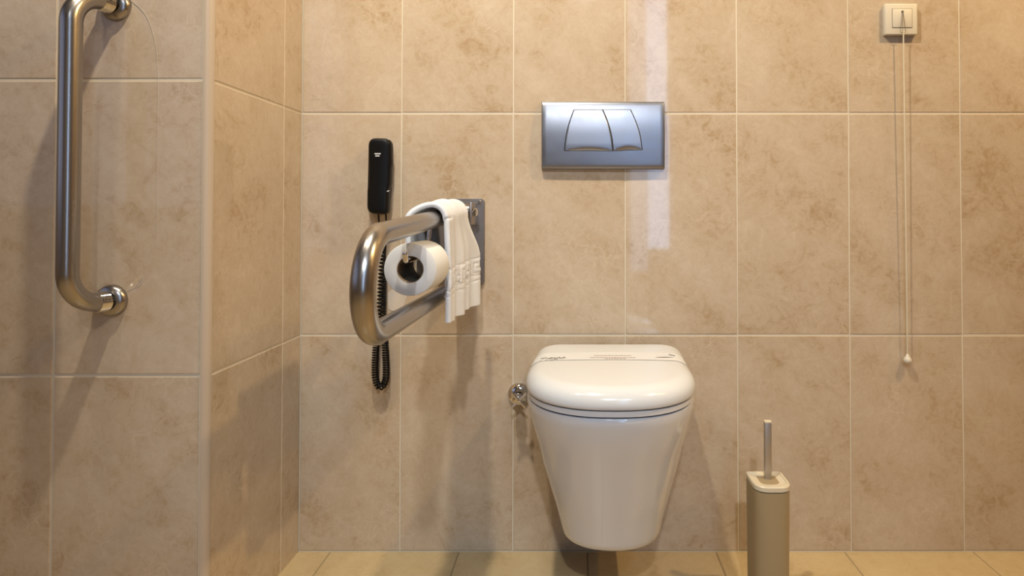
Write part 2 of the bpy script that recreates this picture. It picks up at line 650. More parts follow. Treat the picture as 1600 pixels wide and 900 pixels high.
rnd = random.Random(3)
it = []
for k in range(15):              # handwriting-like print on the left
    x, y = at_lid(846 + k * 2.6, 564.2 + 0.5 * math.sin(k * 1.7) - (0.8 if k < 3 else 0))
    it.append((x, y, 0.0010, rnd.uniform(0.003, 0.007), rnd.uniform(-0.5, 0.2)))
for a, b in ((843, 856), (858, 874)):
    x, y = at_lid((a + b) / 2, 566.5)
    it.append((x, y, 0.008, 0.0012, 0.1))
marks('printed_script', it, M['ink_grey'])
it = []
for ln, (a, b, py) in enumerate(((928, 985, 561.3), (922, 992, 564.4), (945, 975, 566.2))):
    k = a
    while k < b:
        wd = rnd.uniform(1.2, 3.4)
        x, y = at_lid(k + wd / 2, py)
        it.append((x, y, wd / F * 1.3 * 0.40, 0.0022, 0.0))
        k += wd + 0.9
marks('printed_notice', it, M['ink_red'])
it = []
for k in range(9):               # slim swoosh with a small brown drop
    x, y = at_lid(1026 + k * 3.1, 563.3 - 0.14 * k)
    it.append((x, y, 0.0022, 0.0006 + 0.0022 * math.sin(PI * (k + 0.5) / 9), 0.05))
for k in range(4):
    x, y = at_lid(1046 + k * 2.4, 558.3 + 0.35 * k)
    it.append((x, y, 0.0018, 0.0030, 0.0))
marks('printed_emblem', it, M['ink_grey'])
lid_bm.free()

# ------------------------------------------------------------------ flush plate
FP = thing('flush_plate', at(942, 211, WALL), 'satin chrome dual flush plate on the wall above the toilet', 'flush plate')
fy = WALL - 0.016
pl, pr = at(846, 211, fy).x, at(1039, 211, fy).x
pb_, pt = at(942, 263.5, fy).z, at(942, 158, fy).z


def sup_rect(xl_, xr_, zb_, zt_, r, y, n=6):
    out = []
    for (cx_, cz_, a0) in ((xr_ - r, zt_ - r, 0), (xl_ + r, zt_ - r, PI / 2), (xl_ + r, zb_ + r, PI), (xr_ - r, zb_ + r, 1.5 * PI)):
        for k in range(n + 1):
            a = a0 + PI / 2 * k / n
            out.append(Vector((cx_ + r * math.cos(a), y, cz_ + r * math.sin(a))))
    return out


# gently domed face: a grid whose depth bows outwards, edges rolled back to the wall
bm = B()
NU, NV = 40, 28
zc, zh = (pb_ + pt) / 2, (pt - pb_) / 2
xc, xh = (pl + pr) / 2, (pr - pl) / 2


def face_y(x, z):
    u, v = (x - xc) / xh, (z - zc) / zh
    return fy + 0.0012 - 0.0042 + (0.0085 if v > 0 else 0.0036) * v * v - 0.0012 * (1 - u * u)


def spread(n):
    a = [0.0, 0.006, 0.014]
    a += [0.014 + (1 - 0.028) * k / (n - 6) for k in range(1, n - 6)]
    return a + [0.986, 0.994, 1.0]


su, sv = spread(NU), spread(NV)
vg = []
for u in su:
    col = []
    for v in sv:
        x, z = pl + (pr - pl) * u, pb_ + (pt - pb_) * v
        edge = min(u * 2 * xh, (1 - u) * 2 * xh, v * 2 * zh, (1 - v) * 2 * zh)
        roll = max(0.0, 0.004 - edge)
        y = face_y(x, z) + 0.004 - math.sqrt(max(0.0, 0.004 ** 2 - roll ** 2))
        col.append(bm.verts.new((x, y, z)))
    vg.append(col)
for i in range(len(su) - 1):
    for j in range(len(sv) - 1):
        bm.faces.new((vg[i][j], vg[i + 1][j], vg[i + 1][j + 1], vg[i][j + 1]))
be = [e for e in bm.edges if e.is_boundary]
r = bmesh.ops.extrude_edge_only(bm, edges=be)
for v in r['geom']:
    if isinstance(v, bmesh.types.BMVert):
        v.co.y = WALL + 0.001
obj('face_plate', bm, M['satin'], FP, 35)


def zx(px, py):
    p = at(px, py, fy - 0.002)
    return p.x, p.z


def curve_lr(p0, p1, bulge, t):
    """outline side from the top point to the bottom point, bowed outwards"""
    x = p0[0] + (p1[0] - p0[0]) * t + bulge * math.sin(PI * t) * (1 if True else 0)
    return x, p0[1] + (p1[1] - p0[1]) * t


TLx, TRx, TMx = zx(896.5, 171.5), zx(985.5, 171), zx(941.5, 171.2)
BLx, BRx, BMx = zx(881.5, 235.5), zx(1003.5, 233.8), zx(958, 235.8)
left_side = lambda t: curve_lr(TLx, BLx, -0.0042, t)
mid_side = lambda t: curve_lr(TMx, BMx, 0.0050, t)
right_side = lambda t: curve_lr(TRx, BRx, 0.0050, t)


def press(name, sa, sb, hollow, g=0.0011):
    bm = B()
    nu, nv = 22, 36
    ts = [0.0, 0.008, 0.02] + [0.02 + 0.96 * k / (nv - 5) for k in range(1, nv - 5)] + [0.99, 1.0]
    cols = []
    for i in range(nu + 1):
        u = [0, 0.012, 0.03][i] if i < 3 else (1 - [0, 0.012, 0.03][nu - i] if i > nu - 3 else 0.03 + 0.94 * (i - 2) / (nu - 4))
        col = []
        for t in ts:
            xa, za = sa(t)
            xb, zb = sb(t)
            xa, xb = xa + g, xb - g
            x, z = xa + (xb - xa) * u, za + (zb - za) * u
            y = face_y(x, z) - 0.0016 - 0.0020 * min(1, max(0, (t - 0.25) / 0.60)) ** 1.5
            if min(u, 1 - u) < 0.011 or t < 0.004 or t > 0.996:
                y += 0.0006
            cut = 1 - hollow * math.sin(PI * u)          # thumb hollow along the lower edge
            if t > cut and t > 0.5:
                y += 0.039 * (t - cut)
            col.append(bm.verts.new((x, y, z)))
        cols.append(col)
    for i in range(nu):
        for j in range(len(ts) - 1):
            bm.faces.new((cols[i][j], cols[i][j + 1], cols[i + 1][j + 1], cols[i + 1][j]))
    be = [e for e in bm.edges if e.is_boundary]
    r = bmesh.ops.extrude_edge_only(bm, edges=be)
    for v in r['geom']:
        if isinstance(v, bmesh.types.BMVert):
            v.co.y = fy + 0.004
    return obj(name, bm, M['satin'], FP, 28)


press('flush_button', left_side, mid_side, 0.085)
press('flush_button', mid_side, right_side, 0.10)
# dark joint around the buttons, just proud of the face
bm = B()
for side in (left_side, mid_side, right_side):
    pts = [side(k / 20) for k in range(21)]
    tube(bm, [(x, face_y(x, z) + 0.0004, z) for x, z in pts], 0.0010, 8)
for a, b in ((TLx, TMx), (TMx, TRx), (BLx, BMx), (BMx, BRx)):
    tube(bm, [(a[0] + (b[0] - a[0]) * k / 8, face_y(a[0] + (b[0] - a[0]) * k / 8, a[1] + (b[1] - a[1]) * k / 8) + 0.0004,
               a[1] + (b[1] - a[1]) * k / 8) for k in range(9)], 0.0010, 8)
obj('button_joint', bm, M['gap'], FP, 60, label='thin dark joint around the buttons')

# ------------------------------------------------------------------ vertical grab bar on the left wall
BY = STEP - 0.078
gx0, gx1 = at(108, 250, BY).x, at(174, 469, STEP).x
gzb, gzt = at(172, 469, STEP).z, at(178, 9, STEP).z
GB = thing('grab_bar', (gx1, STEP, gzb), 'brushed steel vertical grab bar on the projecting left wall', 'grab bar')
bm = B()
# each end leaves its flange sideways-forward, then turns up along the wall
A0, A1 = Vector((gx1, STEP - 0.012, gzt)), Vector((gx1, STEP - 0.012, gzb))
bend = 0.055
path = fillet([A0, Vector((gx0, BY, gzt)), Vector((gx0, BY, gzb)), A1], [bend, bend], 18)
tube(bm, dense(path, 0.02), 0.0163, 28)
obj('tube', bm, M['steel'], GB, 50)
for p in (A0, A1):
    bm = B()
    lathe(bm, (p.x + 0.002, STEP + 0.001, p.z), (0, -1, 0), [(0.0285, 0), (0.0285, 0.003), (0.0270, 0.0085), (0.0235, 0.0125), (0.0170, 0.0145), (0.0165, 0.011)], 40)
    fl = obj('flange', bm, M['steel'], GB, 50)
    d = (path[1] - path[0]).normalized()
    q0 = Vector((p.x, STEP - 0.008, p.z))
    d = Vector((gx0, BY, p.z)) - q0
    d.normalize()
    bm = B()
    rs, ps = [], []
    for k in range(13):
        ps.append(q0 + d * (0.004 + 0.0016 * k))
        rs.append(0.0172 + 0.0009 * (k % 2))
    tube(bm, ps, rs, 28)
    obj('threaded_collar', bm, M['chrome'], fl, 30)

# ------------------------------------------------------------------ fold-down rail by the toilet
RX = -0.272
RL = thing('fold_down_rail', at(720, 378, WALL), 'brushed steel fold-down support rail hinged on a wall plate left of the toilet', 'support rail')
# wall plate
bm = B()
y_p = WALL - 0.006
qx0, qx1 = at(683, 378, y_p).x, at(757, 378, y_p).x
qz0, qz1 = at(720, 445, y_p).z, at(720, 310, y_p).z
loft(bm, [sup_rect(qx0, qx1, qz0, qz1, 0.009, WALL + 0.001), sup_rect(qx0, qx1, qz0, qz1, 0.009, y_p + 0.001),
          sup_rect(qx0 + 0.001, qx1 - 0.001, qz0 + 0.001, qz1 - 0.001, 0.008, y_p)])
obj('wall_mount', bm, M['dull_steel'], RL, 30, label='dull grey steel plate')
for (px, py) in ((690, 316), (750, 316), (690, 439), (749, 439)):
    p = at(px, py, y_p)
    bm = B()
    lathe(bm, (p.x, y_p + 0.002, p.z), (0, -1, 0), [(0.0046, 0), (0.0046, 0.0035), (0.003, 0.0058), (0, 0.0062)], 16)
    obj('screw', bm, M['chrome'], RL, 40)
top_w = at(724, 331, WALL - 0.03)
top_w.x = RX - 0.003
zt_front = at(591, 374, 0.80).z
zb_arm = at(682, 465, 1.20).z + 0.002
yf_ = 0.756
bm = B()
pA = Vector((RX + 0.004, WALL - 0.075, top_w.z))
pB = Vector((RX + 0.008, yf_, zt_front + 0.003))
pC = Vector((RX + 0.005, yf_, zb_arm + 0.003))
pD = Vector((RX - 0.007, WALL - 0.014, zb_arm - 0.002))
path = fillet([pA, pB, pC, pD], [0.066, 0.066], 22)
tube(bm, dense(path, 0.03), 0.0158, 32)
obj('rail_tube', bm, M['steel'], RL, 50)
# hinge: fork lugs on the plate, cross barrel, pin
bm = B()
hz = top_w.z
for dx in (-0.026, 0.026):
    bm = B()
    box(bm, (RX + dx - 0.003, WALL - 0.088, hz - 0.030), (RX + dx + 0.003, y_p + 0.001, hz + 0.022), 0.002)
    obj('hinge_lug', bm, M['dull_steel'], RL, 30)
bm = B()
tube(bm, [(RX - 0.0225, WALL - 0.070, hz), (RX + 0.0225, WALL - 0.070, hz)], 0.0185, 28)
hb = obj('hinge_barrel', bm, M['steel'], RL, 40)
bm = B()
tube(bm, [(RX - 0.034, WALL - 0.070, hz - 0.001), (RX + 0.034, WALL - 0.070, hz - 0.001)], 0.0065, 18)
lathe(bm, (RX + 0.0305, WALL - 0.070, hz - 0.001), (1, 0, 0), [(0.0095, 0), (0.0095, 0.006), (0.006, 0.009), (0, 0.0095)], 18)
obj('hinge_pin', bm, M['chrome'], RL, 40)
bm = B()
lathe(bm, (RX - 0.007, WALL - 0.005, zb_arm - 0.002), (0, -1, 0), [(0.022, 0), (0.022, 0.007), (0.018, 0.010), (0, 0.010)], 24)
obj('rest_pad', bm, M['dull_steel'], RL, 40)

# paper holder: a rod that drops from the upper arm and turns forward through the roll
rc_ = at(641, 421, 1.0)
PR, PH = 0.0430, 0.0208
rod_y, rod_z = 1.109, rc_.z + PH - 0.0052
arm_z = hz + (zt_front + 0.003 - hz) * (WALL - 0.075 - rod_y) / (WALL - 0.075 - yf_)
bm = B()
hp = [Vector((rc_.x + 0.006, rod_y, arm_z - 0.010)), Vector((rc_.x, rod_y, rod_z)), Vector((rc_.x, 0.975, rod_z)), Vector((rc_.x, 0.970, rod_z + 0.012))]
tube(bm, dense(fillet(hp, [0.014, 0.0045], 8), 0.01), 0.0042, 14)
lathe(bm, hp[-1] - Vector((0, 0, 0.001)), (0, 0, 1), [(0, -0.0045), (0.0040, -0.002), (0.0048, 0.0), (0.0040, 0.0030), (0, 0.0045)], 14)
obj('paper_holder', bm, M['chrome'], RL, 50)

# ------------------------------------------------------------------ toilet roll
roll = thing('toilet_paper_roll', (rc_.x, 1.05, rc_.z - PR), 'partly used white toilet paper roll hanging inside the steel rail loop', 'toilet paper')
bm = B()
yf0, yf1 = 1.0, 1.098
prof = [(PH + 0.0012, 0), (PH + 0.004, -0.0003), (PR - 0.0015, -0.0003), (PR, 0.0012), (PR, yf1 - yf0 - 0.0012), (PR - 0.0015, yf1 - yf0), (PH + 0.0012, yf1 - yf0)]
rings = lathe(bm, (rc_.x, yf0, rc_.z), (0, 1, 0), prof, 64)
for k in range(64):
    bm.faces.new((rings[-1][k], rings[-1][(k + 1) % 64], rings[0][(k + 1) % 64], rings[0][k]))
obj('paper', bm, M['paper'], roll, 50)
bm = B()
rings = lathe(bm, (rc_.x, yf0 + 0.0004, rc_.z), (0, 1, 0), [(PH, 0), (PH + 0.0013, 0), (PH + 0.0013, yf1 - yf0 - 0.0008), (PH, yf1 - yf0 - 0.0008), (PH, 0)], 48)
obj('cardboard_core', bm, M['card'], roll, 50)

# ------------------------------------------------------------------ hand towel over the upper arm
def arm_at(y):
    t = (WALL - 0.075 - y) / (WALL - 0.075 - yf_)
    return RX + 0.004 + 0.004 * t, hz + (zt_front + 0.003 - hz) * t


def smooth(a, b, x):
    t = min(1, max(0, (x - a) / (b - a)))
    return t * t * (3 - 2 * t)


TY0, TY1 = 1.112, 1.302
RT = 0.0225
bm = B()
nu, nvR, nvA, nvL = 132, 120, 24, 40
KEY = ["111110", "100010", "101110", "101000", "101111", "100000"]


def towel_point(u, side, t):
    """u runs along the arm (0 = nearest the camera); side R / A / L, t from 0 to 1"""
    y = TY0 + (TY1 - TY0) * u
    ax, az = arm_at(y)
    fold = 0.55 * math.sin(u * 13.0 + 0.9) + 0.45 * math.sin(u * 25.0 + 2.4)
    edge = math.exp(-(u / 0.16) ** 2)
    if side == 'A':
        a = PI * t
        lft = smooth(0.35, 1.0, t)
        r = RT + 0.0015 * fold + 0.016 * lft * (1 - 0.5 * u) + 0.004 * math.sin(a) ** 2 * (1 - abs(u - 0.45) * 1.6)
        return Vector((ax + r * math.cos(a) - 0.002 * edge * (1 - t), y - 0.008 * lft * (1 - u), az + (RT + 0.004 * math.sin(a) ** 2 * (1 - abs(u - 0.45) * 1.6) + 0.0015 * fold) * math.sin(a)))
    if side == 'R':
        bot = 0.182 + 0.004 * (1 - smooth(0.27, 0.31, u)) - 0.004 * smooth(0.62, 0.66, u) + 0.024 * u
        s = t * bot
        grow = smooth(0.0, 0.10, s)
        x = ax + RT + 0.0015 * fold + grow * 0.0042 * fold - 0.001 * grow * edge + 0.001 * grow
        x -= 0.005 * math.exp(-((u - 0.29) / 0.03) ** 2) * smooth(0.03, 0.14, s)      # creases between the folded layers
        x -= 0.004 * math.exp(-((u - 0.64) / 0.03) ** 2) * smooth(0.03, 0.14, s)
        yy = y + 0.075 * grow * u * u
        x += 0.010 * grow * u * u
        b0 = 0.088 + 0.006 * u                       # woven border: two grooves with a key pattern between
        d = 0.0
        for g0, g1 in ((b0, b0 + 0.003), (b0 + 0.039, b0 + 0.042), (b0 + 0.050, b0 + 0.053)):
            if g0 < s < g1:
                d = -0.0022
        k = (s - b0 - 0.006) / 0.030
        if 0 <= k < 1:
            row = KEY[int(k * 6)]
            d = 0.0008 if row[int(u * 42) % 6] == '1' else -0.0010
        return Vector((x + d, yy, az - s))
    bot = 0.100 + 0.010 * math.sin(u * 5)
    s = t * bot
    grow = smooth(0, 0.06, s)
    return Vector((ax - RT - 0.016 * (1 - 0.5 * u) - 0.0015 * fold + 0.004 * grow - 0.003 * fold * grow, y - 0.008 * (1 - u) + 0.01 * grow * u, az - s))


cols = []
for i in range(nu + 1):
    u = i / nu
    col = [towel_point(u, 'R', 1 - k / nvR) for k in range(nvR)]
    col += [towel_point(u, 'A', k / nvA) for k in range(nvA)]
    col += [towel_point(u, 'L', k / nvL) for k in range(nvL + 1)]
    cols.append([bm.verts.new(p) for p in col])
for i in range(nu):
    for j in range(len(cols[0]) - 1):
        bm.faces.new((cols[i][j], cols[i + 1][j], cols[i + 1][j + 1], cols[i][j + 1]))
tw_ = obj('towel', bm, M['terry'], None, 180, origin=(RX, (TY0 + TY1) / 2, hz + 0.02))
# thickness goes outwards, away from the rail
if sum(p.normal.x for p in tw_.data.polygons if p.center.x > 0) < 0:
    tw_.data.flip_normals()
md = tw_.modifiers.new('thick', 'SOLIDIFY')
md.thickness = 0.010
md.offset = 0.6
md.use_rim = True
tag(tw_, 'white terry hand towel draped over the steel fold-down rail', 'towel')

# ------------------------------------------------------------------ wall phone
py_ = WALL - 0.045
ph0, ph1 = at(593, 216, py_), at(590, 335, py_)
PHN = thing('telephone', at(591, 335, WALL), 'slim black wall telephone with a coiled cord hanging behind the steel rail', 'telephone')
pw = (611.5 - 576) / F * py_ / 2


def ph_ring(t, y, grow=0.0):
    """rounded section of the handset at height fraction t (0 bottom, 1 top)"""
    return None


def slab(bm, outline, y0, y1, ins=0.004, nb=4):
    """outline (x, z) list extruded from the wall side y0 to the front y1 with a rounded front edge"""
    cx_ = sum(p[0] for p in outline) / len(outline)
    cz_ = sum(p[1] for p in outline) / len(outline)
    xs = max(abs(p[0] - cx_) for p in outline)
    zs = max(abs(p[1] - cz_) for p in outline)
    rr = [[Vector((x, y0, z)) for x, z in outline]]
    for k in range(nb + 1):
        a = PI / 2 * k / nb
        i = ins * (1 - math.cos(a))
        rr.append([Vector((cx_ + (x - cx_) * (1 - i / xs), y1 + ins - ins * math.sin(a), cz_ + (z - cz_) * (1 - i / zs))) for x, z in outline])
    loft(bm, rr)


def outline_px(pts, y, r=None):
    return [(at(px, py, y).x, at(px, py, y).z) for px, py in pts]


def round_poly(pts, radii, n=5):
    out = []
    m_ = len(pts)
    for i in range(m_):
        p = Vector(pts[i]); a = Vector(pts[i - 1]) - p; b = Vector(pts[(i + 1) % m_]) - p
        r = radii[i]
        if r <= 0:
            out.append(tuple(p)); continue
        a.normalize(); b.normalize()
        ang = a.angle(b)
        d = r / math.tan(ang / 2)
        for k in range(n + 1):
            t = k / n
            q = (p + a * d) * (1 - t) ** 2 + p * 2 * t * (1 - t) + (p + b * d) * t ** 2
            out.append(tuple(q))
    return out


bm = B()
slab(bm, round_poly([(579, 218), (610, 218), (611, 242), (608.5, 300), (606, 331), (577, 331), (575, 300), (576, 242)], [5, 5, 0, 0, 4, 4, 0, 0]) and
     outline_px(round_poly([(579, 222), (609.5, 222), (610, 242), (608, 300), (605, 329), (577, 327), (574, 302), (575.5, 242)], [5, 5, 0, 0, 4, 4, 0, 0]), WALL - 0.018),
     WALL + 0.0005, WALL - 0.020, 0.004)
obj('cradle', bm, M['black'], PHN, 50)
bm = B()
hs = round_poly([(576, 215.5), (611, 216.5), (611, 254), (609.6, 262), (608.8, 286), (606.6, 295), (606.4, 335), (573.6, 334), (572.8, 298),
                 (574.4, 292), (574.8, 262), (574.8, 246)], [12, 11, 4, 4, 4, 4, 7, 13, 3, 3, 4, 4])
rr = []
cxp, czp = 592, 275
for (y, i) in ((WALL - 0.0195, 3.0), (WALL - 0.024, 0.4), (WALL - 0.030, 0.0), (WALL - 0.040, 0.0), (WALL - 0.045, 0.9), (WALL - 0.0485, 2.6), (WALL - 0.050, 5.0)):
    ring = []
    for px, py in hs:
        ix = px + (cxp - px) * i / 18
        iz = py + (czp - py) * i / 60
        p = at(ix, iz, py_)
        t = (czp - iz) / 60          # the handset bows: thick at ear and mouth, slim at the grip
        ring.append(Vector((p.x, y - 0.004 * abs(t) ** 2 + (0.003 if y < WALL - 0.03 else 0) * (1 - abs(t)), p.z)))
    rr.append(ring)
loft(bm, rr)
hset = obj('handset', bm, M['black'], PHN, 50)
bm = B()
for (a, b, py) in ((585.2, 594.6, 240.2), (586.4, 593.2, 243.6)):
    k = a
    while k < b - 0.6:
        wd = rnd.uniform(1.1, 2.0)
        p, q = at(k, py - 1.0, py_ - 0.0062), at(min(k + wd, b), py + 1.0, py_ - 0.0062)
        box(bm, (p.x, WALL - 0.0512, q.z), (q.x, WALL - 0.0470, p.z))
        k += wd + 0.35
obj('maker_print', bm, M['label'], hset, 0, label='two short lines of tiny pale lettering')
for (px, py) in ((604.5, 218.5), (606.0, 298.8)):
    bm = B()
    p = at(px, py, py_)
    tube(bm, [p + Vector((-0.003, -0.001, -0.0012)), p + Vector((0.003, 0.001, 0.0012))], 0.0011, 8)
    obj('pale_clip', bm, M['label'], hset, 40, label='tiny pale clip')
# cord: two straight leads, then a coil that hangs in a long loop
cy_ = WALL - 0.019
P_ = lambda px, py, dy=0.0: at(px, py, cy_ + dy)
coil_path = [P_(600, 380), P_(598, 400), P_(596, 430), P_(594.2, 470), P_(591, 510), P_(587.5, 545), P_(586, 570), P_(586.5, 590), P_(590, 601), P_(594.5, 604.5),
             P_(599.5, 601), P_(603, 590), P_(603.4, 570), P_(602, 545), P_(600.5, 510), P_(600.5, 470), P_(601, 430), P_(601.5, 402)]


def catmull(pts, n=10):
    out = []
    q = [pts[0]] + pts + [pts[-1]]
    for i in range(1, len(q) - 2):
        a, b, c, d = q[i - 1], q[i], q[i + 1], q[i + 2]
        for k in range(n):
            t = k / n
            out.append(0.5 * ((2 * b) + (c - a) * t + (2 * a - 5 * b + 4 * c - d) * t * t + (3 * b - a - 3 * c + d) * t ** 3))
    out.append(pts[-1])
    return out


cp = dense(catmull(coil_path, 12), 0.0006)
fr = frame_path(cp)
hel = []
s = 0.0
for i, (p, t, a, b) in enumerate(fr):
    if i:
        s += (cp[i] - cp[i - 1]).length
    tot_t = i / len(fr)
    pitch = 0.0086 if tot_t < 0.30 else 0.0058
    hel.append((p, a, b, pitch))
ang = 0.0
pts = []
for i, (p, a, b, pitch) in enumerate(hel):
    if i:
        ang += 2 * PI * (cp[i] - cp[i - 1]).length / pitch
    rad = (0.0062 if i / len(hel) < 0.3 else 0.0066) * min(1, i / 60, (len(hel) - 1 - i) / 60)
    if i / len(hel) > 0.72:
        rad *= 0.45
    pts.append(p + (a * math.cos(ang) + b * math.sin(ang)) * rad)
bm = B()
lead = [at(591.5, 333, WALL - 0.030), at(592, 345, WALL - 0.026), P_(594, 360), P_(598, 372)]
lead2 = [P_(602.5, 380), P_(604, 360), at(603.3, 347, WALL - 0.028), at(602.8, 333, WALL - 0.030)]
allp = catmull(lead, 8)[:-1] + pts + catmull(lead2, 8)
tube(bm, allp, 0.0021, 6)
obj('coiled_cord', bm, M['rubber'], PHN, 60)

# ------------------------------------------------------------------ milky sticker on the tile behind the roll
bm = B()
pad = round_poly([(606, 456), (624, 446), (634, 374), (644, 374), (646, 440), (633, 470), (628, 486), (607, 486)], [8, 4, 4, 5, 6, 6, 9, 9])
o2 = outline_px(pad, WALL)
loft(bm, [[Vector((x, WALL + 0.0004, z)) for x, z in o2], [Vector((x, WALL - 0.0008, z)) for x, z in o2]])
st = obj('adhesive_pad', bm, M['clear'], None, 0, origin=(o2[0][0], WALL, o2[0][1]))
tag(st, 'pale milky adhesive pad stuck on the tile behind the toilet roll', 'adhesive pad')

# ------------------------------------------------------------------ stop valve
vp = at(811, 617, WALL)
VA = thing('stop_valve', vp, 'chrome stop valve with a cross handle on the wall left of the toilet', 'valve')
bm = B()
lathe(bm, (vp.x, WALL + 0.001, vp.z + 0.002), (0, -1, 0), [(0.0275, 0), (0.0275, 0.002), (0.0250, 0.007), (0.0180, 0.0115), (0.0115, 0.014), (0.0100, 0.014)], 36)
obj('wall_flange', bm, M['chrome'], VA, 50)
bm = B()
lathe(bm, (vp.x, WALL - 0.010, vp.z), (0, -1, 0), [(0.0100, 0), (0.0100, 0.014), (0.0125, 0.015), (0.0125, 0.026), (0.0085, 0.029), (0.0060, 0.030), (0.0060, 0.044), (0, 0.044)], 28)
obj('body', bm, M['chrome'], VA, 40)
bm = B()
hv = at(811, 626, WALL - 0.052)
for a in (PI / 4 - 0.02, 3 * PI / 4 - 0.02):
    dx, dz = math.cos(a) * 0.0245, math.sin(a) * 0.0245
    tube(bm, [hv + Vector((-dx, 0, -dz)), hv + Vector((-dx * .95, 0, -dz * .95)), hv, hv + Vector((dx * .95, 0, dz * .95)), hv + Vector((dx, 0, dz))],
         [0.0020, 0.0033, 0.0030, 0.0033, 0.0020], 12)
lathe(bm, hv + Vector((0, 0.004, 0)), (0, -1, 0), [(0, -0.004), (0.0045, -0.002), (0.0050, 0.003), (0.0036, 0.0068), (0, 0.008)], 18)
obj('cross_handle', bm, M['chrome'], VA, 40)

# ------------------------------------------------------------------ pull-cord switch
sy = WALL - 0.013
s0, s1 = at(1383.5, 54, sy), at(1433.5, 5.5, sy)
SW = thing('wall_switch', at(1408, 54, WALL), 'square ivory wall switch at the top right above the long pull cord', 'switch')
bm = B()
box(bm, (s0.x, sy, s0.z), (s1.x, WALL + 0.001, s1.z), 0.0022, 3)
obj('frame', bm, M['ivory'], SW, 40)
bm = B()
r0, r1 = at(1394.5, 43, sy), at(1424.5, 14, sy)
box(bm, (r0.x - 0.001, sy - 0.0003, r0.z - 0.001), (r1.x + 0.001, sy + 0.004, r1.z + 0.001))
obj('shadow_gap', bm, mat('switch_gap', (0.22, 0.17, 0.10), 0.7), SW, 0)
bm = B()
box(bm, (r0.x, sy - 0.0016, r0.z), (r1.x, sy + 0.004, r1.z), 0.0008, 2)
obj('rocker', bm, M['ivory'], SW, 40)
eye = at(1410.5, 18, sy - 0.003)
bm = B()
lathe(bm, (eye.x, sy - 0.0008, eye.z), (0, -1, 0), [(0.0032, 0), (0.0032, 0.0012), (0.0022, 0.0018), (0, 0.0012)], 16)
obj('eyelet', bm, M['wire'], SW, 40)
kn = at(1418, 562, WALL - 0.0135)
PC = thing('pull_cord', (kn.x, WALL, kn.z), 'thin ivory pull cord hanging down the right wall to a small knob', 'pull cord')
ck = at(1411.5, 52, sy - 0.0065)
yc = ck.y
bm = B()
for px in (1406.8, 1415.2):
    e = at(px, 50, yc)
    tube(bm, [(eye.x, sy - 0.0035, eye.z), (e.x, yc + 0.001, e.z)], 0.00065, 8)
a, b = at(1406.8, 50, yc), at(1415.2, 50, yc)
tube(bm, [(a.x, yc + 0.001, a.z), (b.x, yc + 0.001, b.z)], 0.0009, 8)
obj('wire_hanger', bm, M['wire'], PC, 40)
bm = B()
top = Vector((ck.x, yc, at(1411, 48, yc).z))
pts = [top.lerp(Vector((kn.x, kn.y, kn.z)), k / 30) for k in range(31)]
tube(bm, pts, 0.0015, 10)
obj('cord', bm, M['cord'], PC, 40)
bm = B()
lathe(bm, (kn.x, kn.y, kn.z), (0, 0, 1), [(0, -0.0092), (0.005, -0.0086), (0.0083, -0.0062), (0.0097, -0.0022), (0.0092, 0.0016), (0.0070, 0.0052), (0.0045, 0.0085), (0.0030, 0.0125), (0.0022, 0.0135), (0, 0.0135)], 24)
obj('knob', bm, M['ivory'], PC, 60)

# ------------------------------------------------------------------ toilet brush
YR, YFR = 1.30, 1.222
hb0, hb1 = at(1164.5, 736, YR), at(1220, 736, YR)
HT = hb0.z
BW = (hb1.x - hb0.x) / 2
BX = (hb0.x + hb1.x) / 2
HOLD = thing('toilet_brush_holder', (BX, (YR + YFR) / 2, 0), 'tall beige toilet brush holder on the floor right of the toilet', 'brush holder')


def hold_ring(z, ins=0.0, tap=1.0):
    w = BW * tap - ins
    yc_ = (YR + YFR) / 2
    hy = (YR - YFR) / 2 * tap - ins
    rf, rb = 0.030 - ins * 0.8, 0.006
    pts = round_poly([(BX - w, yc_ + hy), (BX - w, yc_ - hy), (BX + w, yc_ - hy), (BX + w, yc_ + hy)], [rb, rf, rf, rb], 8)
    return [Vector((x, y, z)) for x, y in pts]


bm = B()
loft(bm, [hold_ring(0.0, 0.004, 0.94), hold_ring(0.004, 0, 0.94), hold_ring(HT - 0.013, 0, 0.985), hold_ring(HT - 0.012, 0.003, 0.985), hold_ring(HT - 0.004, 0.003, 0.985)])
obj('container', bm, M['beige'], HOLD, 40)
bm = B()
rim = [hold_ring(HT - 0.011, 0.0015, 1.0), hold_ring(HT - 0.010, 0, 1.0), hold_ring(HT - 0.002, 0, 1.0), hold_ring(HT, 0.0018, 1.0), hold_ring(HT, 0.005, 1.0), hold_ring(HT - 0.0022, 0.0068, 1.0)]
vs = loft(bm, rim, cap1=False)
last = vs[-1]
cyy = (YR + YFR) / 2 + 0.012
prev = last
for f, dz in ((0.72, 0.0012), (0.42, 0.0035), (0.22, 0.0085)):
    nxt = [bm.verts.new((BX + (v.co.x - BX) * f, cyy + (v.co.y - cyy) * f, HT - 0.0022 - dz)) for v in last]
    for k in range(len(last)):
        bm.faces.new((prev[k], prev[(k + 1) % len(last)], nxt[(k + 1) % len(last)], nxt[k]))
    prev = nxt
bm.faces.new(prev)
obj('rim', bm, M['cream'], HOLD, 35, label='cream dished rim')
BR = thing('toilet_brush', (BX, cyy, HT - 0.02), 'toilet brush with a slim square handle standing in the beige holder', 'toilet brush')
ht = at(1199, 657, cyy).z
hw = 5.2 / F * cyy
hx = at(1199.5, 700, cyy).x
bm = B()
box(bm, (hx - hw, cyy - hw * 0.8, HT - 0.022), (hx + hw, cyy + hw * 0.8, ht - 0.003), 0.0012, 2)
obj('handle', bm, M['satin_rod'], BR, 40)
bm = B()
box(bm, (hx - hw - 0.0006, cyy - hw * 0.8 - 0.0006, ht - 0.0045), (hx + hw + 0.0006, cyy + hw * 0.8 + 0.0006, ht), 0.0015, 2)
